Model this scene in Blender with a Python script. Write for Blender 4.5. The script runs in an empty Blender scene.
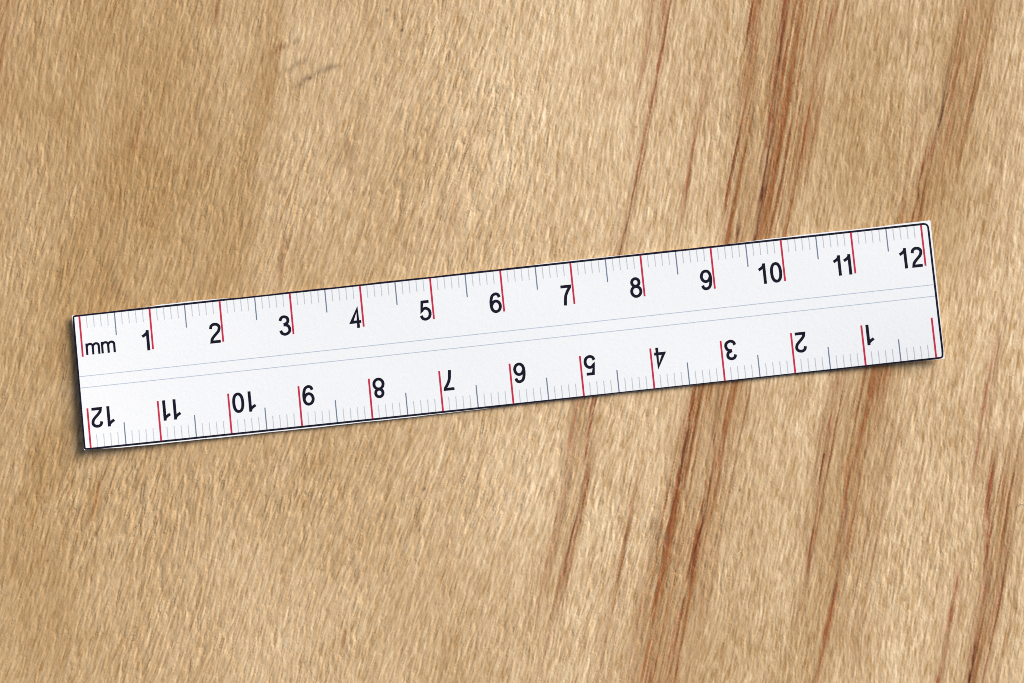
import bpy, math
import numpy as np
from mathutils import Vector

C = bpy.context.scene.collection
SC = bpy.context.scene
R = math.radians

# ------------------------------------------------------------------ camera
MPP = 0.00014146            # metres of board per photographed pixel
CAM_H = 0.42                # camera height over the board
cam_data = bpy.data.cameras.new("camera")
cam = bpy.data.objects.new("camera", cam_data)
C.objects.link(cam)
cam.location = (0, 0, CAM_H)
cam.rotation_euler = (0, 0, 0)
cam_data.sensor_width = 36.0
cam_data.lens = 36.0 * CAM_H / (1024 * MPP)
cam_data.clip_start = 0.01
cam_data.clip_end = 50.0
SC.camera = cam

# ------------------------------------------------------------------ daylight
SUN_EL, SUN_AZ = R(38), R(38)          # azimuth measured from +x (right) towards +y (top)
world = bpy.data.worlds.new("World")
SC.world = world
world.use_nodes = True
wn = world.node_tree
sky = wn.nodes.new("ShaderNodeTexSky")
sky.sky_type = 'NISHITA'
sky.sun_disc = False
sky.sun_elevation = SUN_EL
sky.sun_rotation = math.pi / 2 - SUN_AZ
sky.dust_density = 3.0
sky.ozone_density = 0.6
wn.links.new(sky.outputs[0], wn.nodes["Background"].inputs[0])
wn.nodes["Background"].inputs[1].default_value = 0.075
sun_data = bpy.data.lights.new("sun", 'SUN')
sun_data.energy = 2.6
sun_data.angle = R(38)
sun_data.color = (1.0, 0.95, 0.88)
sun = bpy.data.objects.new("sun", sun_data)
C.objects.link(sun)
d = Vector((math.cos(SUN_EL) * math.cos(SUN_AZ), math.cos(SUN_EL) * math.sin(SUN_AZ), math.sin(SUN_EL)))
sun.rotation_euler = d.to_track_quat('Z', 'Y').to_euler()
sun.location = d * 2
SC.view_settings.view_transform = 'Standard'
SC.view_settings.look = 'None'
SC.view_settings.exposure = 0.38
SC.cycles.use_denoising = False
SC.cycles.filter_width = 0.9
SC.view_settings.gamma = 1.0
SC.view_settings.use_curve_mapping = False

# ------------------------------------------------------------------ small helpers
def material(name, color, rough=0.6, spec=0.5):
    m = bpy.data.materials.new(name)
    m.use_nodes = True
    b = m.node_tree.nodes["Principled BSDF"]
    b.inputs["Base Color"].default_value = (*color, 1)
    b.inputs["Roughness"].default_value = rough
    b.inputs["Specular IOR Level"].default_value = spec
    return m

def ink(name, color, var=0.12):
    """printed ink: the colour wavers a little as toner on paper does"""
    m = material(name, color, 0.7, 0.12)
    nt = m.node_tree
    b = nt.nodes["Principled BSDF"]
    tc = nt.nodes.new("ShaderNodeTexCoord")
    n = nt.nodes.new("ShaderNodeTexNoise")
    n.inputs["Scale"].default_value = 2600
    n.inputs["Detail"].default_value = 2
    nt.links.new(tc.outputs["Object"], n.inputs["Vector"])
    mx = nt.nodes.new("ShaderNodeMix")
    mx.data_type = 'RGBA'
    mx.inputs["A"].default_value = (*[c * (1 - var) for c in color], 1)
    mx.inputs["B"].default_value = (*[min(1, c * (1 + var) + 0.002) for c in color], 1)
    nt.links.new(n.outputs["Fac"], mx.inputs["Factor"])
    nt.links.new(mx.outputs["Result"], b.inputs["Base Color"])
    return m

def link_mesh(name, verts, faces, mat, parent=None, smooth=False):
    me = bpy.data.meshes.new(name)
    me.from_pydata([tuple(v) for v in verts], [], faces)
    me.update()
    if smooth:
        me.polygons.foreach_set("use_smooth", [True] * len(me.polygons))
    me.materials.append(mat)
    o = bpy.data.objects.new(name, me)
    C.objects.link(o)
    if parent is not None:
        o.parent = parent
        o.matrix_parent_inverse = parent.matrix_world.inverted()
    return o

# ================================================================== THE BOARD
# grain worked out on a regular lattice over the board (CELL photographed pixels = 0.11 mm), origin at the board's corner
CELL = 0.8
BX0, BY0, BX1, BY1 = -512.0, -344.0, 1536.0, 1024.0
NX = int((BX1 - BX0) / CELL) + 1
NY = int((BY1 - BY0) / CELL) + 1
gx = (BX0 + CELL * np.arange(NX)).astype(np.float32)
gy = (BY0 + CELL * np.arange(NY)).astype(np.float32)
GX, GY = np.meshgrid(gx, gy)
rng = np.random.default_rng(7)

FX = np.fft.rfftfreq(NX).astype(np.float32)[None, :]
FY = np.fft.fftfreq(NY).astype(np.float32)[:, None]
def blur(a, sx, sy=None):
    sy = sx if sy is None else sy
    k = np.exp(-2 * (math.pi ** 2) * ((FX * sx) ** 2 + (FY * sy) ** 2))
    return np.fft.irfft2(np.fft.rfft2(a) * k, s=(NY, NX)).astype(np.float32)
def unit(a):
    a = a - a.mean()
    return (a / a.std()).astype(np.float32)
def noise(s, sy=None):
    return unit(blur(rng.standard_normal((NY, NX)).astype(np.float32), s / CELL, None if sy is None else sy / CELL))

# lean of the fibres from the vertical, in degrees (right = positive), over the board
def bump2(cx, cy, rx, ry):
    return np.exp(-((GX - cx) / rx) ** 2 - ((GY - cy) / ry) ** 2)
lean = 15.0 - 6.0 / (1 + np.exp(-(GX - 600) / 90)) + 6 * bump2(420, 500, 260, 170) + 4 * bump2(420, 170, 150, 150) \
       - 4 * bump2(120, 80, 200, 130) + 4 * bump2(60, 560, 120, 160)
lean = lean + 1.6 * noise(60) + 1.7 * noise(18) + 1.1 * noise(6)
th = np.radians(lean).astype(np.float32)
DX, DY = np.sin(th), -np.cos(th)

def comb_all(specs):
    """smear several noises along the fibre direction in one walk; specs: (noise, reach in photographed pixels)"""
    acc = [a.copy() for a, _ in specs]
    reach = [max(2, int(L / CELL)) for _, L in specs]
    for sgn in (1, -1):
        px, py = np.meshgrid(np.arange(NX, dtype=np.float32), np.arange(NY, dtype=np.float32))
        f = np.arange(NX * NY, dtype=np.int32).reshape(NY, NX)
        for k in range(1, max(reach) + 1):
            px += sgn * np.take(DX, f); py += sgn * np.take(DY, f)
            np.clip(px, 0, NX - 1, out=px); np.clip(py, 0, NY - 1, out=py)
            f = (py + 0.5).astype(np.int32) * NX + (px + 0.5).astype(np.int32)
            for q, (a, _) in enumerate(specs):
                if k <= reach[q]:
                    acc[q] += (1 - k / (reach[q] + 1)) * np.take(a, f)
    return [unit(a) for a in acc]
f_coarse, f_fine, f_long, f_wide, f_grain, f_wob, f_tone = comb_all(
    [(noise(0.95), 10), (noise(0.45), 6), (noise(0.9), 36), (noise(3.0), 14), (noise(0.5), 8), (noise(5), 24), (noise(8), 36)])

# torn-out fibre: strong and coarse on the left, finer on the right
coarse_amt = 0.44 + 0.52 / (1 + np.exp((GX - 560) / 80)) + 0.35 * bump2(330, 485, 330, 55) + 0.25 * bump2(110, 510, 90, 60) + 0.20 * bump2(860, 580, 120, 24) \
             + 0.34 * bump2(480, 160, 120, 110) - 0.25 * bump2(110, 70, 170, 90) - 0.2 * bump2(640, 120, 80, 160)
coarse_amt = np.clip(coarse_amt + 0.15 * noise(40) + 0.08 * noise(15, 22), 0.22, 1.6)
# single torn fibres: short pointed slivers lying over one another, each with its own shade
def slivers(count, half_w, half_l):
    top = np.full(NX * NY, -9.0, np.float32)
    shade = np.zeros(NX * NY, np.float32)
    t = np.arange(-1.0, 1.0001, 2 * CELL * 0.75 / (2 * half_l * 1.3)).astype(np.float32)[None, :, None]
    sct = np.linspace(-1, 1, max(5, int(2 * half_w * 1.35 / (CELL * 0.7)))).astype(np.float32)[None, None, :]
    for c0 in range(0, count, 20000):
        m = min(20000, count - c0)
        cx = rng.uniform(0, NX - 1, m).astype(np.float32); cy = rng.uniform(0, NY - 1, m).astype(np.float32)
        a = th[cy.astype(int), cx.astype(int)] + rng.normal(0, 0.045, m).astype(np.float32)
        fine = 1 - 0.28 / (1 + np.exp(-(BX0 + cx * CELL - 560) / 90))
        l = (half_l * rng.uniform(0.45, 1.3, m) / CELL * (0.7 + 0.3 * fine)).astype(np.float32)
        w = (half_w * rng.uniform(0.6, 1.35, m) / CELL * fine).astype(np.float32)
        lvl = rng.normal(0, 0.45, m).astype(np.float32); shd = rng.normal(0, 1, m).astype(np.float32)
        bend = rng.normal(0, 0.05, m).astype(np.float32)
        q = lambda v: v[:, None, None]
        along, across = t * q(l), sct * q(w) * np.maximum(1 - np.abs(t) ** 1.35, 0.06) + q(bend * l) * t * t
        X = q(cx) + along * np.sin(q(a)) + across * np.cos(q(a))
        Y = q(cy) - along * np.cos(q(a)) + across * np.sin(q(a))
        v = q(lvl) + (1 - np.abs(sct) ** 1.8) * (1 - 0.75 * t * t) * 1.15 + 0.30 * t
        ok = (X >= 0) & (X <= NX - 1) & (Y >= 0) & (Y <= NY - 1)
        v = np.broadcast_to(v, X.shape)[ok]
        f = (Y[ok] + 0.5).astype(np.int32) * NX + (X[ok] + 0.5).astype(np.int32)
        np.maximum.at(top, f, v)
        hit = top[f] == v
        shade[f[hit]] = np.broadcast_to(q(shd), X.shape)[ok][hit]
    top = np.maximum(top, -1.2)
    return top.reshape(NY, NX), shade.reshape(NY, NX)
s_big, t_big = slivers(105000, 1.75, 12.0)
s_small, t_small = slivers(190000, 1.0, 6.5)
s_big = unit(blur(s_big, 0.34)); s_small = unit(blur(s_small, 0.28))
tint = unit(blur(t_big + 0.7 * t_small, 0.4))
H = coarse_amt * (0.86 * s_big + 0.26 * f_coarse + 0.10 * f_wide) + (0.55 * bump2(330, 500, 330, 42) + 0.40 * bump2(860, 585, 130, 26) + 0.35 * bump2(470, 160, 110, 100) + 0.3 * bump2(110, 520, 80, 70)) * f_wide + (0.30 + 0.14 * coarse_amt) * s_small
def shifted(a, dx):
    xi = np.clip((np.arange(NX, dtype=np.float32)[None, :] + dx + 0.5).astype(np.int32), 0, NX - 1)
    return np.take_along_axis(a, xi, 1)
H = shifted(H, -0.7 * np.clip(H, -1.5, 1.5))     # torn fibres lean over to one side
H = blur(H, 0.25) + 0.26 * f_fine + 0.06 * noise(0.5)
H = H + 0.10 * np.maximum(H, 0) ** 2 - 0.05 * np.maximum(-H, 0) ** 2
H = np.clip(H, -2.6, 3.2)

# colour figure of the board -------------------------------------------------
red = np.zeros((NY, NX), np.float32)
brown = np.zeros((NY, NX), np.float32)
dark = np.zeros((NY, NX), np.float32)
grey = np.zeros((NY, NX), np.float32)
honey = np.zeros((NY, NX), np.float32)
wob = 0.9 * f_wob + 1.4 * noise(26)
fib = np.clip(0.84 + 0.24 * f_long + 0.14 * f_grain + 0.24 * tint, 0.05, 1.5)

_a = unit(blur(rng.standard_normal((NY, NX)).astype(np.float32), 0.6 / CELL, 52 / CELL))
_b = unit(blur(rng.standard_normal((NY, NX)).astype(np.float32), 2.2 / CELL, 90 / CELL))
_sh = (np.arange(NY, dtype=np.float32) * math.tan(R(11.0)))[:, None] + 1.2 * noise(30) + 0.35 * f_grain
_xi = (np.arange(NX)[None, :] + _sh + 0.5).astype(np.int64) % NX
lines_fine, lines_broad = np.take_along_axis(_a, _xi, 1), np.take_along_axis(_b, _xi, 1)
def S(buf, pts, fibre=1.0, run=True):
    if buf is red:                      # every red line sits in a wider, paler stain
        streak(brown, [(x, y, 3.0 * a + 1, 3.0 * b + 1, 0.46 * c) for x, y, a, b, c in pts], fibre, run)
        streak(red, [(x, y, 1.0 * a, 1.0 * b, 0.95 * c) for x, y, a, b, c in pts], fibre, run)
    else:
        streak(buf, pts, fibre, run)
def streak(buf, pts, fibre=1.0, run=True):
    """a grain line: points (x, y, left softness, right softness, strength)"""
    p = np.array(sorted(pts, key=lambda q: q[1]), float)
    if run and p[0, 1] <= 6:            # lines that leave the picture run on
        q = p[0].copy(); q[0] += (p[0, 0] - p[1, 0]) / (p[1, 1] - p[0, 1]) * 360; q[1] -= 360; p = np.vstack([q, p])
    if run and p[-1, 1] >= 676:
        q = p[-1].copy(); q[0] += (p[-1, 0] - p[-2, 0]) / (p[-1, 1] - p[-2, 1]) * 360; q[1] += 360; p = np.vstack([p, q])
    y0, y1 = p[0, 1], p[-1, 1]
    pad = 14
    j0 = max(0, int((y0 - pad - BY0) / CELL)); j1 = min(NY, int((y1 + pad - BY0) / CELL) + 1)
    m = 3.2 * max(p[:, 2].max(), p[:, 3].max()) + 8
    i0 = max(0, int((p[:, 0].min() - m - BX0) / CELL)); i1 = min(NX, int((p[:, 0].max() + m - BX0) / CELL) + 1)
    ys = gy[j0:j1]
    xc, wl, wr, I = [np.interp(ys, p[:, 1], p[:, k])[:, None] for k in (0, 2, 3, 4)]
    pd = int(16 / CELL)                          # no kinks where the measured points meet
    for _ in range(2):
        e0, e1 = 2 * xc[0, 0] - xc[1:pd + 1, 0][::-1], 2 * xc[-1, 0] - xc[-pd - 1:-1, 0][::-1]
        xc = np.convolve(np.concatenate([e0, xc[:, 0], e1]), np.ones(2 * pd + 1) / (2 * pd + 1), 'valid')[:, None]
    I = I * np.clip((ys - y0 + pad) / (2 * pad), 0, 1)[:, None] * np.clip((y1 + pad - ys) / (2 * pad), 0, 1)[:, None]
    dx = GX[j0:j1, i0:i1] + wob[j0:j1, i0:i1] * np.minimum(1.0, 0.35 + wl / 10) + 0.5 * f_grain[j0:j1, i0:i1] * np.minimum(1.0, wl / 2.6) + 0.5 * f_long[j0:j1, i0:i1] - xc
    w = np.where(dx < 0, wl, wr)
    v = I * np.exp(-np.abs(dx / w) ** 2)
    v = v * (1 - fibre + fibre * fib[j0:j1, i0:i1] * np.clip(0.92 + 0.30 * lines_fine[j0:j1, i0:i1], 0.3, 1.5))
    buf[j0:j1, i0:i1] = 1 - (1 - buf[j0:j1, i0:i1]) * (1 - np.clip(v, 0, 1))

# thin red line right of the middle, and its continuation under the ruler
S(red, [(666,0,3,3,.45),(659,50,2.5,3,.55),(645,135,2.5,2,.6),(630,205,2.4,1.8,.85),(622,250,2.4,1.8,.95),(606,330,3,3,.8),(593,400,3,3,.75),(586,476,2.4,2.4,.8),(577,511,2.2,2.2,.95),(562,575,2.2,2.2,.7),(550,630,2.2,3,.3),(538,683,3,3,.25)])
S(dark, [(640,160,1,1,.1),(626,225,1,1,.55),(621,255,1,1,.7),(600,365,1,1,.3),(584,480,1,1,.35),(574,525,1,1,.5),(562,580,1,1,.3)])
S(red, [(653,2,4,3,.4),(643,65,4,3,.42),(632,110,3,3,.15)])
S(red, [(595,340,3,3,.3),(579,400,3.5,3.5,.6),(567,476,3,3,.4),(549,561,3,4,.35),(534,620,4,4,.2)])
S(red, [(714,20,2,2,.15),(705,78,2,2,.22),(696,130,2,1.6,.4),(689,170,1.8,1.4,.7),(683,200,2.4,2,.4),(676,240,3,3,.15)])
S(brown, [(640,390,3,3,.3),(632,440,4,4,.16),(618,520,5,5,.1)])
# the two broad brown bands
S(brown, [(754,0,5,6,.55),(752,76,7,8,0.92),(744,134,8,9,0.92),(737,193,8,9,0.92),(729,245,9,10,0.92),(713,320,10,14,0.92),(696,395,11,20,0.92),(686,440,11,22,0.92),(676,500,12,20,0.91),(662,560,14,24,0.78),(652,620,12,24,0.72),(645,683,12,26,0.65)])
S(red, [(761,0,2.5,2.5,.6),(750,76,2.5,2.5,.55),(740,124,2,2,.65),(733,165,2,2,.6),(724,240,3,3,.7),(704,330,3,3,.75),(690,400,4,4,.8),(684,450,5,5,.9),(676,490,3.5,3.5,.7),(668,540,2.5,2.5,.7),(660,580,2.5,2.5,.6),(650,640,2.5,2.5,.5),(645,683,3,3,.4)])
S(dark, [(742,112,1,1,.2),(738,135,1,1,.6),(732,165,1,1,.45),(726,205,1,1,.2)])
S(dark, [(754,100,.9,.9,.25),(751,130,.9,.9,.6),(744,186,1,1,.55),(738,230,1,1,.55),(735,246,1,1,.4)])
S(dark, [(690,425,2,2,.25),(685,455,2.2,2.2,.45),(678,492,1.6,1.6,.25)])
S(red, [(789,0,3,4,.75),(782,60,3.4,4,.85),(774,115,3.6,3.6,.9),(766,154,3.6,3,.9),(761,193,3.4,3,.9),(756,238,3.4,3,.9),(738,310,3.5,3.5,.8),(719,391,3.5,3.5,.8),(712,470,3.2,3.2,.75),(704,510,3,3,.8),(696,545,4,4,.9),(690,580,4,4,.8),(678,620,3,3,.75),(668,683,3.2,3.2,.65)])
S(dark, [(787,10,1.3,1.3,.4),(781,62,1.4,1.4,.55),(776,100,1.2,1.2,.5),(769,145,1.3,1.3,.7),(764,175,1.4,1.4,.8),(758,225,1.5,1.5,.75),(753,250,1.3,1.3,.6),(735,320,1.2,1.2,.5),(716,400,1.2,1.2,.45),(711,480,1.2,1.2,.5),(704,515,1.2,1.2,.6),(692,565,1.3,1.3,.55),(682,608,1.2,1.2,.4)])
S(dark, [(776,112,.8,.8,.2),(771,160,.8,.8,.55),(765,195,.8,.8,.5),(760,230,.8,.8,.3)])
S(brown, [(800,0,12,26,0.78),(794,60,14,24,0.81),(786,120,14,22,0.81),(778,180,14,20,0.78),(768,240,12,18,0.78),(752,310,12,16,0.72),(732,391,12,14,0.78),(722,450,14,12,0.72),(708,520,16,12,0.65),(690,600,18,14,0.59),(676,683,18,16,0.52)])
S(red, [(735,350,2,2,.35),(729,390,2.5,2.5,.55),(723,450,2.5,2.5,.45),(716,500,2,2,.3)])
S(red, [(839,0,3,3,.35),(832,20,3,2.5,.5),(824,48,3,2.5,.4),(812,95,3,3,.2),(800,150,3,3,.12)])
S(brown, [(824,90,6,3,.22),(806,160,7,3,.35),(794,215,7,3,.35),(786,250,7,4,.25)])
S(red, [(649,560,2,2,.35),(641,600,2.5,2.5,.45),(634,660,3,3,.35),(630,683,3,3,.3)])
S(brown, [(640,470,5,5,.16),(630,520,7,7,.2),(618,580,7,9,.2),(606,640,7,9,.2),(600,683,7,9,.2)])
# far right
S(brown, [(972,0,12,22,0.65),(966,40,13,20,0.65),(956,100,13,17,0.72),(946,150,14,14,0.65),(928,210,14,14,0.52),(905,280,12,12,0.52),(884,350,12,12,0.65),(872,390,14,14,0.72),(860,440,10,14,0.65),(850,500,8,16,0.45),(842,560,6,10,0.33)])
S(red, [(969,8,2.4,2.4,.45),(960,55,2.4,2.4,.5),(954,100,2.6,2.6,.75),(949,125,2.6,2.6,.55),(940,150,3,3,.2)])
S(dark, [(960,34,1.2,1.2,.3),(946,82,1.8,1.8,.55),(941,118,1.5,1.5,.6),(936,140,1.5,1.5,.4)])
S(red, [(936,135,2.5,2.5,.4),(930,155,2.5,2.5,.5),(914,190,2.5,2.5,.4),(905,215,2.5,2.5,.5),(890,290,3,3,.5),(873,386,3,3,.6),(864,425,2.4,2.4,.6),(857,456,2.2,2.2,.7),(847,511,2.2,2.2,.75),(839,566,2.6,2.6,.75),(832,611,3.2,3.2,.75),(822,655,2.6,2.6,.5),(813,683,2.6,2.6,.5)])
S(dark, [(850,495,.9,.9,.3),(846,520,.9,.9,.5),(837,580,1.3,1.3,.6),(832,605,1,1,.4)])
S(red, [(918,112,3,3,.25),(912,150,3,3,.3),(900,215,3,3,.3)])
S(red, [(850,340,2.5,2.5,.5),(839,383,2.8,2.8,.65),(827,446,2.4,2.4,.75),(820,500,2,2,.55),(813,540,2,2,.7),(806,585,2,2,.55),(800,625,3,3,.2)])
S(dark, [(829,436,.9,.9,.4),(825,455,.9,.9,.4),(812,550,.9,.9,.4),(806,590,.9,.9,.4)])
S(red, [(888,360,2.5,2.5,.5),(882,386,2.5,2.5,.65),(875,425,2.4,2.4,.5),(870,450,2.4,2.4,.2)])
S(brown, [(845,380,6,6,.4),(832,450,5,14,0.52),(822,520,5,14,0.45),(812,590,6,12,0.39)])
S(red, [(1004,300,2.5,2.5,.3),(998,345,2.5,2.5,.5),(984,406,2.5,2.5,.75),(977,451,2.4,2.4,.7),(970,485,2,2,.4)])
S(red, [(996,435,2,2,.3),(992,473,2.5,2.5,.65),(987,541,2.5,2.5,.65),(980,610,2.6,2.6,.65),(974,650,2.4,2.4,.8),(969,683,2.6,2.6,.8)])
S(dark, [(977,630,1,1,.2),(973,662,1.5,1.5,.75),(970,676,1.4,1.4,.7)])
S(red, [(1028,440,2.5,2.5,.6),(1020,475,2.5,2.5,.7),(1011,526,2.4,2.4,.65),(1000,585,2.6,2.6,.7),(990,640,2.6,2.6,.55),(984,683,2.6,2.6,.4)])
S(dark, [(1010,535,1,1,.25),(1003,572,1.2,1.2,.5),(997,600,1,1,.25)])
S(red, [(958,572,2.6,2.2,.45),(950,612,2.6,2.2,.6),(945,645,2.6,2.4,.6),(938,683,2.8,2.4,.65)])
S(brown, [(1016,380,6,6,.35),(1008,460,7,9,0.45),(1000,540,9,9,0.45),(988,620,10,8,0.39),(978,683,10,8,0.39)])
S(brown, [(1016,150,3,3,.2),(1010,230,4,4,.3),(1004,300,4,4,.3)])
S(brown, [(895,420,16,12,0.23),(880,500,16,12,0.26),(868,580,16,12,0.26),(850,660,18,14,0.33)])
# left half: short orange flecks, dark edge line at the very left
S(red, [(8,0,6,4,.45),(4,30,4,3,.6),(0,60,3,3,.7),(-6,95,3,3,.5),(-20,160,4,4,.4)])
S(dark, [(3,25,1.5,1.2,.35),(1,45,1.5,1.2,.5)])
S(brown, [(14,70,8,8,0.26),(2,120,8,8,0.39)])
S(red, [(143,120,1.8,1.4,.55),(139,140,1.8,1.4,.6),(134,165,1.6,1.4,.3)], .5)
S(red, [(286,240,1.5,1.5,.5),(281,268,1.5,1.5,.5),(277,290,1.5,1.5,.4)], .5)
S(red, [(219,0,3,3,.5),(216,18,3,3,.4)], .5, False)
S(brown, [(101,470,5,5,.16),(96,490,6,6,.3),(91,508,5,5,.26)])
S(honey, [(97,485,7,7,.6),(92,508,6,6,.5)])
S(honey, [(195,510,3,3,.6),(194,523,3,3,.6)])
S(red, [(350,150,2.5,2.5,.3),(352,172,2.5,2.5,.3),(350,190,2.5,2.5,.2)])
S(brown, [(458,195,4,4,.3),(450,215,5,5,.3),(446,240,4,4,.2)])
S(brown, [(428,475,3,3,.45),(425,492,3,3,.45)])
S(brown, [(452,530,4,4,.2),(448,560,4,4,.25),(449,585,2,2,.4)])
S(red, [(348,0,2,2,.35),(345,6,2,2,.35)], .5, False)
S(honey, [(285,-20,30,4,.4),(279,40,30,4,.42),(272,92,30,4,.46),(262,130,28,6,.42),(246,180,28,14,.36),(228,260,20,16,.35),(205,330,20,16,.3)], .35)
S(brown, [(282,10,14,3,.16),(272,92,16,3,.2),(263,125,14,4,.18),(250,160,12,8,.15)])
S(honey, [(140,150,40,40,.35),(110,240,50,50,.35),(80,330,40,40,.4),(110,400,30,30,.2)], .3)
S(honey, [(800,380,40,40,.12),(700,560,40,60,.25),(690,683,50,70,.3)], .3)
S(honey, [(830,0,30,60,.3),(820,120,30,70,.35),(800,240,30,70,.35)], .3)
S(honey, [(990,120,20,30,.2),(950,230,20,50,.4),(920,300,30,30,.4)], .3)
S(brown, [(196,105,3,3,.12),(186,140,3,3,.12)])
S(honey, [(770,0,26,60,.55),(756,120,24,56,.55),(738,240,22,44,.5),(716,391,34,36,.48),(694,500,44,34,.5),(664,600,44,40,.5),(646,683,44,50,.5)], .4)
S(honey, [(975,0,22,34,.5),(955,120,22,34,.5),(925,220,20,30,.45),(880,360,44,30,.5),(858,450,40,34,.5),(836,560,34,30,.45),(815,683,30,26,.35)], .4)
S(honey, [(1015,430,22,22,.4),(1000,550,22,22,.45),(980,683,22,20,.4)], .4)
S(honey, [(592,400,16,14,.35),(575,500,16,14,.4),(550,600,18,16,.35)], .4)
n_sm = 0.85 + 0.45 * np.clip(unit(noise(3) + 0.6 * f_grain), -1.5, 1.5)
def smear(buf, pts, w, I):
    """a short smudge along a polyline of any direction"""
    p = np.array(pts, float)
    x0, x1, y0, y1 = p[:, 0].min() - 3 * w, p[:, 0].max() + 3 * w, p[:, 1].min() - 3 * w, p[:, 1].max() + 3 * w
    i0, i1, j0, j1 = [int((v - o) / CELL) for v, o in ((x0, BX0), (x1, BX0), (y0, BY0), (y1, BY0))]
    X, Y = GX[j0:j1, i0:i1], GY[j0:j1, i0:i1]
    dmin = np.full(X.shape, 1e9, np.float32)
    for (ax, ay), (bx, by) in zip(p[:-1], p[1:]):
        L2 = (bx - ax) ** 2 + (by - ay) ** 2 + 1e-6
        t = np.clip(((X - ax) * (bx - ax) + (Y - ay) * (by - ay)) / L2, 0, 1)
        dmin = np.minimum(dmin, (X - ax - t * (bx - ax)) ** 2 + (Y - ay - t * (by - ay)) ** 2)
    v = I * np.exp(-dmin / (1.25 * w) ** 2) * n_sm[j0:j1, i0:i1]
    buf[j0:j1, i0:i1] = 1 - (1 - buf[j0:j1, i0:i1]) * (1 - np.clip(v, 0, 1))
smear(brown, [(262, 60), (272, 54), (282, 46)], 2.8, .45)
smear(dark, [(264, 59), (276, 51)], 1.6, .08)
smear(grey, [(282, 46), (298, 40)], 2.4, .35)
smear(grey, [(288, 71), (294, 65), (305, 61)], 2.4, .4)
smear(grey, [(297, 86), (303, 80), (320, 72), (332, 67)], 2.8, .42)
smear(dark, [(297, 86), (303, 80)], 1.6, .1)
smear(grey, [(337, 66), (343, 64)], 2.0, .4)
smear(grey, [(340, 163), (346, 158), (350, 148)], 4.5, .36)
smear(grey, [(266, 172), (270, 178)], 5.0, .2)
smear(grey, [(20, 145), (30, 165), (36, 188), (33, 205), (26, 222), (14, 236)], 1.2, .34)
smear(grey, [(110, 262), (122, 300)], 4, .18)
smear(grey, [(652, 525), (662, 540)], 6, .35)
smear(grey, [(905, 35), (912, 45)], 5, .25)
smear(grey, [(925, 92), (930, 100)], 6, .2)
smear(brown, [(792, 398), (794, 402)], 6, .35)
smear(grey, [(988, 575), (992, 600)], 3, .35)
for sx, sy, sr, si in ((310, 78, 1.1, .5), (402, 30, .9, .8), (387, 10, 1.3, .6), (636, 127, .8, .7), (740, 490, .9, .3), (424, 489, 1.3, .6),
                       (47, 561, 1., .55), (345, 65, .9, .6), (793, 83, .9, .5), (239, 444, 1., .6), (378, 445, .8, .6), (341, 428, .8, .5), (150, 660, .8, .5)):
    smear(dark, [(sx - .4, sy + .5), (sx + .4, sy - .5)], sr, si)
for k in range(60):                       # odd dark pores and stray orange flecks all over the board
    sx, sy = rng.uniform(BX0 + 20, BX1 - 20), rng.uniform(BY0 + 20, BY1 - 20)
    ln = rng.uniform(1, 5)
    smear(dark, [(sx, sy), (sx - .25 * ln, sy + ln)], .7, rng.uniform(.2, .5))
for k in range(150):
    sx, sy = rng.uniform(BX0 + 40, BX1 - 40), rng.uniform(BY0 + 40, BY1 - 40)
    ln = rng.uniform(4, 16)
    smear(red, [(sx, sy), (sx - .22 * ln, sy + ln)], rng.uniform(1.0, 2.0), rng.uniform(.12, .32))

# the brown bands are made of many thin lines
_m = np.clip(brown * 1.3, 0, 1)
red = 1 - (1 - red) * (1 - np.clip(_m * (0.30 * lines_fine + 0.12 * lines_broad - 0.12), 0, 0.7))
dark = 1 - (1 - dark) * (1 - np.clip(_m * (0.26 * lines_fine - 0.30), 0, 0.5))
brown = np.clip(brown * (0.92 + 0.20 * lines_fine + 0.16 * lines_broad), 0, 1)
_r = 1 / (1 + np.exp(-(GX - 560) / 90))
brown = np.clip(brown + (0.03 + 0.10 * _r) * np.clip(0.6 * lines_broad + 0.6 * lines_fine - 0.5, 0, 2.2), 0, 1)
# honey tone: deeper left, paler right; light falloff to upper left painted in
tone = 0.62 - 0.47 / (1 + np.exp(-(GX - 500) / 110)) + 0.11 * noise(44, 110) + 0.05 * f_tone
tone = tone - 0.25 * bump2(640, 130, 70, 150) - 0.15 * bump2(600, 470, 90, 120) - 0.18 * bump2(480, 480, 60, 80) - 0.12 * bump2(330, 620, 170, 80) + 0.18 * bump2(60, 60, 160, 130) + 0.15 * bump2(60, 560, 90, 120) + 0.22 * bump2(870, 160, 50, 120) - 0.15 * bump2(420, 90, 120, 120)
tone = np.clip(tone + 0.8 * honey, 0, 1)
grain = np.clip(0.5 + (0.60 + 0.40 * _r) * (0.15 * tint + 0.10 * f_grain + 0.06 * f_long + 0.06 * f_fine), 0, 1)

# vertices: every lattice point near the ruler, coarser towards the board's edges
def lines(n, lo, hi, mid):
    i0, i1 = lo, hi
    out = list(range(i0, i1 + 1))
    k = i0
    while k > 0:
        k -= 4 if i0 - k < mid else 14
        out.append(max(k, 0))
    k = i1
    while k < n - 1:
        k += 4 if k - i1 < mid else 14
        out.append(min(k, n - 1))
    return np.array(sorted(set(out)))
vx = lines(NX, int((-36 - BX0) / CELL), int((1060 - BX0) / CELL), 200)
vy = lines(NY, int((-36 - BY0) / CELL), int((719 - BY0) / CELL), 200)
mx_, my_ = len(vx), len(vy)
RELIEF = 0.000047
sub = np.ix_(vy, vx)
co = np.empty((my_, mx_, 3), np.float32)
co[..., 0] = (GX[sub] - 512) * MPP
co[..., 1] = (341.5 - GY[sub]) * MPP
co[..., 2] = H[sub] * RELIEF
idx = np.arange(mx_ * my_).reshape(my_, mx_)
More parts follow.
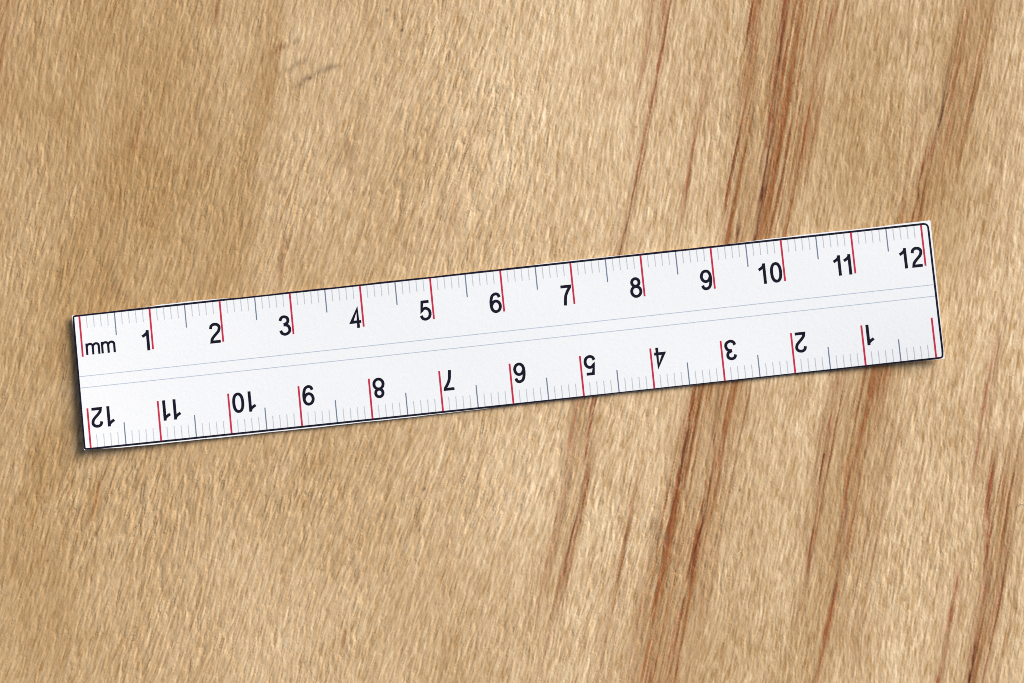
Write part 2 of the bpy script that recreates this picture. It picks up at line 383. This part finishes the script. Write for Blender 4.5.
quads = np.stack([idx[1:, :-1], idx[1:, 1:], idx[:-1, 1:], idx[:-1, :-1]], -1).reshape(-1, 4)
# the edge of the board, 15 mm deep
ring = np.concatenate([idx[0, :-1], idx[:-1, -1], idx[-1, :0:-1], idx[:0:-1, 0]])
low = co.reshape(-1, 3)[ring].copy(); low[:, 2] = -0.015
nb = mx_ * my_
li = nb + np.arange(len(ring))
side = np.stack([ring, np.roll(ring, -1), np.roll(li, -1), li], -1)
allco = np.vstack([co.reshape(-1, 3), low])
allq = np.vstack([quads, side]).astype(np.int32)
me = bpy.data.meshes.new("wooden_board")
me.vertices.add(len(allco)); me.vertices.foreach_set("co", allco.ravel())
me.loops.add(allq.size); me.loops.foreach_set("vertex_index", allq.ravel())
me.polygons.add(len(allq)); me.polygons.foreach_set("loop_start", np.arange(0, allq.size, 4, dtype=np.int32))
sm = np.ones(len(allq), bool); sm[len(quads):] = False
me.polygons.foreach_set("use_smooth", sm)
me.update(calc_edges=True)
for nm, a in (("tone", tone), ("red", red), ("brown", brown), ("dark", dark), ("grey", grey), ("grain", grain)):
    at = me.attributes.new(nm, 'FLOAT', 'POINT')
    top = a[sub].astype(np.float32).ravel()
    at.data.foreach_set("value", np.concatenate([top, top[ring]]))

wood = bpy.data.materials.new("rough_sawn_wood")
wood.use_nodes = True
nt = wood.node_tree
bs = nt.nodes["Principled BSDF"]
bs.inputs["Roughness"].default_value = 0.62
bs.inputs["Specular IOR Level"].default_value = 0.28
def attr(n):
    a = nt.nodes.new("ShaderNodeAttribute"); a.attribute_name = n
    return a.outputs["Fac"]
def mix(fac, a, b, blend='MIX'):
    m = nt.nodes.new("ShaderNodeMix"); m.data_type = 'RGBA'; m.blend_type = blend
    for s, v in ((m.inputs["Factor"], fac), (m.inputs["A"], a), (m.inputs["B"], b)):
        if isinstance(v, tuple): s.default_value = (*v, 1)
        elif isinstance(v, float): s.default_value = v
        else: nt.links.new(v, s)
    return m.outputs["Result"]
PALE, HONEY = (0.735, 0.560, 0.340), (0.468, 0.298, 0.125)
col = mix(attr("tone"), PALE, HONEY)
tc = nt.nodes.new("ShaderNodeTexCoord")
mp = nt.nodes.new("ShaderNodeMapping")
mp.inputs["Rotation"].default_value = (0, 0, R(12))
mp.inputs["Scale"].default_value = (9000, 1300, 1)
nt.links.new(tc.outputs["Object"], mp.inputs["Vector"])
nz = nt.nodes.new("ShaderNodeTexNoise")
nz.inputs["Scale"].default_value = 1.0; nz.inputs["Detail"].default_value = 3
nt.links.new(mp.outputs["Vector"], nz.inputs["Vector"])
rp = nt.nodes.new("ShaderNodeValToRGB")
rp.color_ramp.elements[0].position = 0.0; rp.color_ramp.elements[0].color = (0.68, 0.55, 0.38, 1)  # pore brown, with the warm shade of the grooves put into the colour
rp.color_ramp.elements[1].position = 1.0; rp.color_ramp.elements[1].color = (1.22, 1.26, 1.34, 1)
nt.links.new(attr("grain"), rp.inputs["Fac"])
col = mix(attr("brown"), col, (0.355, 0.165, 0.052))
col = mix(attr("red"), col, (0.315, 0.095, 0.028))
col = mix(attr("grey"), col, (0.230, 0.150, 0.085))
col = mix(attr("dark"), col, (0.060, 0.021, 0.009))
col = mix(1.0, col, rp.outputs["Color"], 'MULTIPLY')
nt.links.new(col, bs.inputs["Base Color"])
bp = nt.nodes.new("ShaderNodeBump")
bp.inputs["Strength"].default_value = 0.35
bp.inputs["Distance"].default_value = 0.00005
nt.links.new(nz.outputs["Fac"], bp.inputs["Height"])
nt.links.new(bp.outputs["Normal"], bs.inputs["Normal"])
me.materials.append(wood)
board = bpy.data.objects.new("wooden_board", me)
C.objects.link(board)
board["kind"] = "structure"
board["label"] = "pale rough wooden board with reddish brown grain streaks lying under the paper ruler"

# loose slivers of wood standing off the torn surface
sliver_mat = ink("wood_sliver", (0.80, 0.66, 0.44))
def height_at(px, py):
    return float(H[int((py - BY0) / CELL), int((px - BX0) / CELL)] * RELIEF)
def sliver(pts, w):
    """a tapered splinter bent through the points (px, py, height in mm)"""
    v, f = [], []
    n = len(pts)
    P = np.array([((x - 512) * MPP, (341.5 - y) * MPP, height_at(x, y) + z * 0.0005) for x, y, z in pts])
    for k in range(n):
        t = P[min(k + 1, n - 1)] - P[max(k - 1, 0)]
        nrm = np.array([-t[1], t[0], 0]); nrm /= np.linalg.norm(nrm) + 1e-12
        r = 1.3 * w * MPP * (0.25 + 0.75 * math.sin(math.pi * (k + .35) / (n - .3)))
        v += [P[k] + nrm * r, P[k] + np.array([0, 0, r]), P[k] - nrm * r, P[k] - np.array([0, 0, r])]
        if k:
            a, b = 4 * (k - 1), 4 * k
            f += [(a + q, a + (q + 1) % 4, b + (q + 1) % 4, b + q) for q in range(4)]
    f += [(3, 2, 1, 0), tuple(4 * (n - 1) + q for q in range(4))]
    return link_mesh("splinter", v, f, sliver_mat, board)
for pts, w in (([(733, 557, .2), (737, 554, .3), (741, 551, .1)], .45),
               ([(1017, 507, .1), (1021, 504, .4), (1027, 501, .3)], .55), ([(1010, 376, .1), (1015, 374, .25)], .45)):
    sliver(pts, w)

# ================================================================== THE PAPER RULER
# ruler coordinates in cm: x along the upper scale from its zero mark, y down from the upper border line
C00, C10, C01, C11 = (79.3, 315.5), (920.9, 224.2), (90.9, 448.7), (936.4, 358.3)
RW = 1.886
def lift(x, y):
    """the paper's height over the board in mm: flat in the middle, its two ends curling up"""
    v = y / RW
    a = np.clip((2.9 - x) / 3.0, 0, 1.4)
    b = np.clip((x - 9.7) / 2.6, 0, 1.4)
    wave = 0.05 * np.sin(1.3 * x + 0.4) * np.sin(2.1 * y + 0.3)
    return 0.12 + wave + 0.14 * v + (0.66 + 0.55 * v) * a ** 2 + (0.25 + 0.95 * v) * b ** 2
def pt(x, y, up=0.0):
    u, v = x / 12.0, y / RW
    px = (1-u)*(1-v)*C00[0] + u*(1-v)*C10[0] + (1-u)*v*C01[0] + u*v*C11[0]
    py = (1-u)*(1-v)*C00[1] + u*(1-v)*C10[1] + (1-u)*v*C01[1] + u*v*C11[1] + 3.6*u*(1-u)*v
    z = 0.001 * (float(lift(x, y)) + 0.03 + THICK + up)
    k = 1 - z / CAM_H                       # a sheet that curls up covers slightly less ground
    return ((px - 512) * MPP * k, (341.5 - py) * MPP * k, z)
THICK = 0.22        # mm, stiff card
PX = 0.01414        # one photographed pixel in cm

root = bpy.data.objects.new("paper_ruler", None)
C.objects.link(root)
bx, by, _ = pt(6, RW / 2)
root.location = (bx, by, 0)
root.empty_display_size = 0.01
root["label"] = "white cut-out paper ruler with red centimetre marks and black numbers lying on rough wood"
root["category"] = "ruler"
bpy.context.view_layer.update()

M_ink = ink("black_ink", (0.005, 0.005, 0.018), 0.2)
M_red = ink("red_ink", (0.58, 0.022, 0.062))
M_half = ink("slate_ink", (0.16, 0.21, 0.33))
M_mm = ink("pale_grey_ink", (0.585, 0.635, 0.665), 0.05)
M_mid = ink("pale_blue_ink", (0.50, 0.58, 0.70), 0.05)
paper = material("white_paper", (0.83, 0.85, 0.87), 0.7, 0.25)
nt2 = paper.node_tree
pb = nt2.nodes["Principled BSDF"]
t2 = nt2.nodes.new("ShaderNodeTexCoord")
n2 = nt2.nodes.new("ShaderNodeTexNoise"); n2.inputs["Scale"].default_value = 1500; n2.inputs["Detail"].default_value = 4
n3 = nt2.nodes.new("ShaderNodeTexNoise"); n3.inputs["Scale"].default_value = 120; n3.inputs["Detail"].default_value = 4
nt2.links.new(t2.outputs["Object"], n2.inputs["Vector"]); nt2.links.new(t2.outputs["Object"], n3.inputs["Vector"])
m2 = nt2.nodes.new("ShaderNodeMix"); m2.data_type = 'RGBA'
m2.inputs["A"].default_value = (0.825, 0.855, 0.868, 1); m2.inputs["B"].default_value = (0.895, 0.912, 0.918, 1)
ad = nt2.nodes.new("ShaderNodeMath"); ad.operation = 'MULTIPLY_ADD'
ad.inputs[1].default_value = 0.5
hf = nt2.nodes.new("ShaderNodeMath"); hf.operation = 'MULTIPLY'; hf.inputs[1].default_value = 0.5
nt2.links.new(n3.outputs["Fac"], hf.inputs[0])
nt2.links.new(n2.outputs["Fac"], ad.inputs[0]); nt2.links.new(hf.outputs[0], ad.inputs[2])
nt2.links.new(ad.outputs[0], m2.inputs["Factor"]); nt2.links.new(m2.outputs["Result"], pb.inputs["Base Color"])
b2 = nt2.nodes.new("ShaderNodeBump"); b2.inputs["Strength"].default_value = 0.5; b2.inputs["Distance"].default_value = 0.00003
nt2.links.new(n2.outputs["Fac"], b2.inputs["Height"]); nt2.links.new(b2.outputs["Normal"], pb.inputs["Normal"])

# how far the scissors' cut runs outside the border line's centre, in photographed pixels, along each side
XL, XR = -0.088, 12.098                         # border line's left and right
XLB, XRB = -0.088, 12.098
cut_top = [(-.1, .9), (.7, .8), (1.0, 1.2), (1.15, 2.2), (1.6, 2.3), (1.95, 1.6), (2.2, .7), (3, .8), (5, .8), (6, .9), (6.6, 1.6), (7.5, 1.7), (8.2, 1.0), (9.3, .9), (9.8, 1.9), (10.5, 2.3), (11.2, 2.1), (12.2, 2.9)]
cut_bot = [(-.1, .8), (.1, 1.0), (.35, 1.9), (1.2, 2.2), (3, 2.1), (4.2, 1.9), (5.2, 1.5), (5.9, .8), (7, .3), (8, .1), (9, .1), (10, .3), (11, .6), (11.8, .8), (12.2, 1.5)]
cut_lef = [(0, 1.3), (.4, .9), (1.9, .75)]
cut_rig = [(-.05, 3.0), (.8, 2.4), (1.5, 1.7), (1.9, 1.3)]
def cut(tab, t):
    return float(np.interp(t, [q[0] for q in tab], [q[1] for q in tab])) * PX
def jag(t, k):                                  # the hand's slight wander
    return 0.0016 * math.sin(5.1 * t + k) + 0.0010 * math.sin(13.7 * t + 2 * k)
nu, nv = 220, 22
gv, gf = [], []
for lay in (0, 1):
    for j in range(nv + 1):
        for i in range(nu + 1):
            u, v = i / nu, j / nv
            yy = RW * v
            xl = XL - cut(cut_lef, yy) ; xr = XR + cut(cut_rig, yy)
            xx = xl + (xr - xl) * u
            yt = -cut(cut_top, xx) + jag(xx, 1); yb = RW + cut(cut_bot, xx) + jag(xx, 4)
            gv.append(pt(xx, yt + (yb - yt) * v, 0 if lay == 0 else -THICK))
w_ = nu + 1
n1 = w_ * (nv + 1)
for j in range(nv):
    for i in range(nu):
        a, b, c, e = j*w_+i, j*w_+i+1, (j+1)*w_+i+1, (j+1)*w_+i
        gf.append((e, c, b, a)); gf.append((n1+a, n1+b, n1+c, n1+e))
rim = [i for i in range(nu)] + [j*w_+nu for j in range(nv)] + [nv*w_+i for i in range(nu, 0, -1)] + [j*w_ for j in range(nv, 0, -1)]
for a, b in zip(rim, rim[1:] + rim[:1]):
    r0 = len(gv)
    gv += [gv[a], gv[b], gv[n1 + b], gv[n1 + a]]
    gf.append((r0, r0 + 1, r0 + 2, r0 + 3))
sheet = link_mesh("sheet", gv, gf, paper, root)
sheet.data.polygons.foreach_set("use_smooth", [k < 2 * nu * nv for k in range(len(gf))])

# border line, cut away where the scissors went inside it
path = []
def arc(cx, cy, r, a0, a1, n):
    for k in range(n + 1):
        a = R(a0 + (a1 - a0) * k / n)
        path.append((cx + r * math.cos(a), cy + r * math.sin(a), math.cos(a), math.sin(a), None))
HW = 0.0140
for k in range(181):
    x = XL + 0.02 + (XR - 0.055 - XL - 0.02) * k / 180
    path.append((x, 0, 0, -1, ('t', x)))
arc(XR - .055, .055, .055, -90, 0, 6)
for k in range(1, 30):
    y = .055 + (RW - .09) * k / 30
    path.append((XR, y, 1, 0, ('r', y)))
arc(XR - .04, RW - .035, .035, 0, 90, 4)
for k in range(1, 180):
    x = XR - .04 + (XL + .02 - XR + .04) * k / 180
    path.append((x, RW, 0, 1, ('b', x)))
arc(XL + .02, RW - .02, .018, 90, 180, 3)
for k in range(1, 30):
    y = RW - .02 - (RW - .04) * k / 30
    path.append((XL, y, -1, 0, ('l', y)))
arc(XL + .02, .02, .018, 180, 270, 3)
bv, bf = [], []
for x, y, nx_, ny_, lim in path:
    out = HW
    if lim:
        s_, t_ = lim
        c_ = {'t': cut(cut_top, t_) - jag(t_, 1), 'b': cut(cut_bot, t_) + jag(t_, 4), 'l': cut(cut_lef, t_), 'r': cut(cut_rig, t_)}[s_]
        out = min(HW, c_ - 0.0006)
    else:
        out = HW * 0.8
    bv.append(pt(x + nx_ * out, y + ny_ * out, .014)); bv.append(pt(x - nx_ * HW, y - ny_ * HW, .014))
nP = len(path)
for k in range(nP):
    a, b = 2 * k, 2 * ((k + 1) % nP)
    bf.append((a, a + 1, b + 1, b))
link_mesh("border_line", bv, bf, M_ink, root)

def bar(name, mat, x, y0, y1, w, up=0.02):
    h = w / 2
    v = []
    for k in range(4):
        y = y0 + (y1 - y0) * k / 3
        v += [pt(x - h, y, up), pt(x + h, y, up)]
    f = [(2*k, 2*k+2, 2*k+3, 2*k+1) for k in range(3)]
    return link_mesh(name, v, f, mat, root)

for y in (.857, 1.018):                          # the two fine lines along the middle
    v, f = [], []
    for k in range(121):
        x = XL + HW + (XR - XL - 2 * HW) * k / 120
        v += [pt(x, y - .0042, .03), pt(x, y + .0042, .03)]
        if k: f.append((2*k-2, 2*k-1, 2*k+1, 2*k))
    link_mesh("centre_line", v, f, M_mid, root)

for k in range(121):
    x = k / 10
    if k % 10 == 0:
        bar("centimetre_mark", M_red, x, HW * .8, .583, .0250)
        bar("centimetre_mark", M_red, x, RW - HW * .8, RW - .572, .0250)
    elif k % 5 == 0:
        bar("half_centimetre_mark", M_half, x, HW, .330, .0145)
        bar("half_centimetre_mark", M_half, x, RW - HW, RW - .322, .0145)
    else:
        bar("millimetre_mark", M_mm, x, HW, .184, .0108)
        bar("millimetre_mark", M_mm, x, RW - HW, RW - .197, .0108)

# ---- lettering, drawn as pen strokes of even width (glyph box 58 x 100, y up)
def smooth(pts, n=7):
    P = [np.array(q, float) for q in pts]
    P = [2 * P[0] - P[1]] + P + [2 * P[-1] - P[-2]]
    o = []
    for i in range(1, len(P) - 2):
        for k in range(n):
            t = k / n
            o.append(0.5 * ((2*P[i]) + (-P[i-1]+P[i+1])*t + (2*P[i-1]-5*P[i]+4*P[i+1]-P[i+2])*t*t + (-P[i-1]+3*P[i]-3*P[i+1]+P[i+2])*t**3))
    o.append(P[-2])
    return [tuple(q) for q in o]
def ell(cx, cy, rx, ry, p=2.0, n=36):
    o = []
    for k in range(n + 1):
        a = 2 * math.pi * k / n
        c, s = math.cos(a), math.sin(a)
        o.append((cx + rx * math.copysign(abs(c) ** (2/p), c), cy + ry * math.copysign(abs(s) ** (2/p), s)))
    return o
six = smooth([(49,75),(44,88),(31,93),(16,85),(9,66),(7,46),(9,24),(17,11),(29,7),(43,13),(50.5,31),(45,50),(31,58),(17,52),(9,38)])
GL = {
 '0': [ell(29, 50, 21.5, 43, 2.3)],
 '1': [[(36,0),(36,100)], [(38,93),(30,83),(21,76),(10,70)]],
 '2': [smooth([(8,71),(11,84),(19,91),(29,93),(41,90),(49,81),(49.5,70),(45,58),(35,47),(21,33),(12,21),(9,7)]) + [(52,7)]],
 '3': [smooth([(8,74),(14,88),(27,93),(41,88),(46,76),(41,62),(24,54)]), smooth([(24,54),(43,48),(51,31),(46,15),(29,7),(13,13),(7,27)])],
 '4': [[(41,0),(41,92),(9,30),(56,30)]],
 '5': [[(49,92),(17,92)] + smooth([(11,48),(21,58),(33,60),(46,51),(51,34),(45,15),(29,7),(14,12),(7,26)])],
 '6': [six],
 '7': [[(7,92)] + [(51,92)] + smooth([(50,86),(37,66),(27,42),(22,0)])],
 '8': [ell(29, 75, 17.5, 18.5), ell(29, 31, 22, 24)],
 '9': [[(58 - x, 100 - y) for x, y in six]],
}
RIGHT = {'0': 57.5, '1': 43, '2': 55, '3': 58, '4': 57, '5': 58, '6': 57.5, '7': 57, '8': 58, '9': 57.5}
def ribbon(pts, w, closed=False):
    P = np.array(pts, float)
    n = len(P)
    v = []
    for k in range(n):
        a = P[k] - P[k-1] if k else None
        b = P[k+1] - P[k] if k < n - 1 else None
        if closed and k == 0: a = P[0] - P[-2]
        if closed and k == n - 1: b = P[1] - P[0]
        ta = a / (np.linalg.norm(a) + 1e-9) if a is not None else None
        tb = b / (np.linalg.norm(b) + 1e-9) if b is not None else None
        if ta is None: ta = tb
        if tb is None: tb = ta
        na, nb_ = np.array([-ta[1], ta[0]]), np.array([-tb[1], tb[0]])
        m = na + nb_; m /= np.linalg.norm(m) + 1e-9
        s = min(1 / max(0.35, float(m @ na)), 2.2)
        v += [P[k] + m * w / 2 * s, P[k] - m * w / 2 * s]
    f = [(2*k, 2*k+1, 2*k+3, 2*k+2) for k in range(n - 1)]
    return v, f
def lettering(name, glyphs, place, w, label=None):
    """glyphs: list of (strokes, x offset); place maps glyph units to ruler cm"""
    V, F = [], []
    lay = 0
    for strokes, off in glyphs:
        for st in strokes:
            cl = math.hypot(st[0][0] - st[-1][0], st[0][1] - st[-1][1]) < .01
            v, f = ribbon(st, w, cl)
            n0 = len(V)
            m = len(v)
            for q, p_ in enumerate(v):
                x, y = place(p_[0] + off, p_[1])
                V.append(pt(x, y, .018 + .003 * lay + .002 * q / m))
            F += [tuple(n0 + i for i in ff) for ff in f]
            lay += 1
    o = link_mesh(name, V, F, M_ink, root)
    # all faces look up
    for p in o.data.polygons:
        if p.normal.z < 0: p.flip()
    if label: o["label"] = label
    return o
DH = 0.286                      # digit height, cm
UX = DH / 100 * 1.03
def number(n, lower):
    s = str(n)
    gl, x = [], 0.0
    for i, ch in enumerate(s):
        gl.append((GL[ch], x))
        adv = 68.0
        if ch == '1' and i + 1 < len(s) and s[i+1] == '1': adv = 50.0
        elif ch == '1' : adv = 63.0
        last = x + RIGHT[ch]
        x += adv
    gap = 0.030 if s[-1] != '1' else 0.044
    if n > 9: gap += 0.004
    base = .592
    if not lower:
        x0 = n - gap - last * UX + .004
        place = lambda gx_, gy_: (x0 + gx_ * UX, base - gy_ * DH / 100)
    else:
        x0 = 12 - n + gap + last * UX + .014
        place = lambda gx_, gy_: (x0 - gx_ * UX, RW - base + .020 + gy_ * DH / 100)
    lettering("number", gl, place, 14.0)
for n in range(1, 13):
    number(n, False)
    number(n, True)
em = [[(9,0),(9,98)],
      smooth([(9,66),(18,83),(33,91),(50,89),(61,78),(63,58),(63,40)]) + [(63,0)],
      smooth([(63,66),(73,83),(88,91),(104,89),(115,78),(117,58),(117,40)]) + [(117,0)]]
XH = 0.166
UM = 0.420 / (126 + 138)
lettering("unit_text", [(em, 0), (em, 138)], lambda a, b: (.052 + a * UM, .566 - b * XH / 100), 19.0)
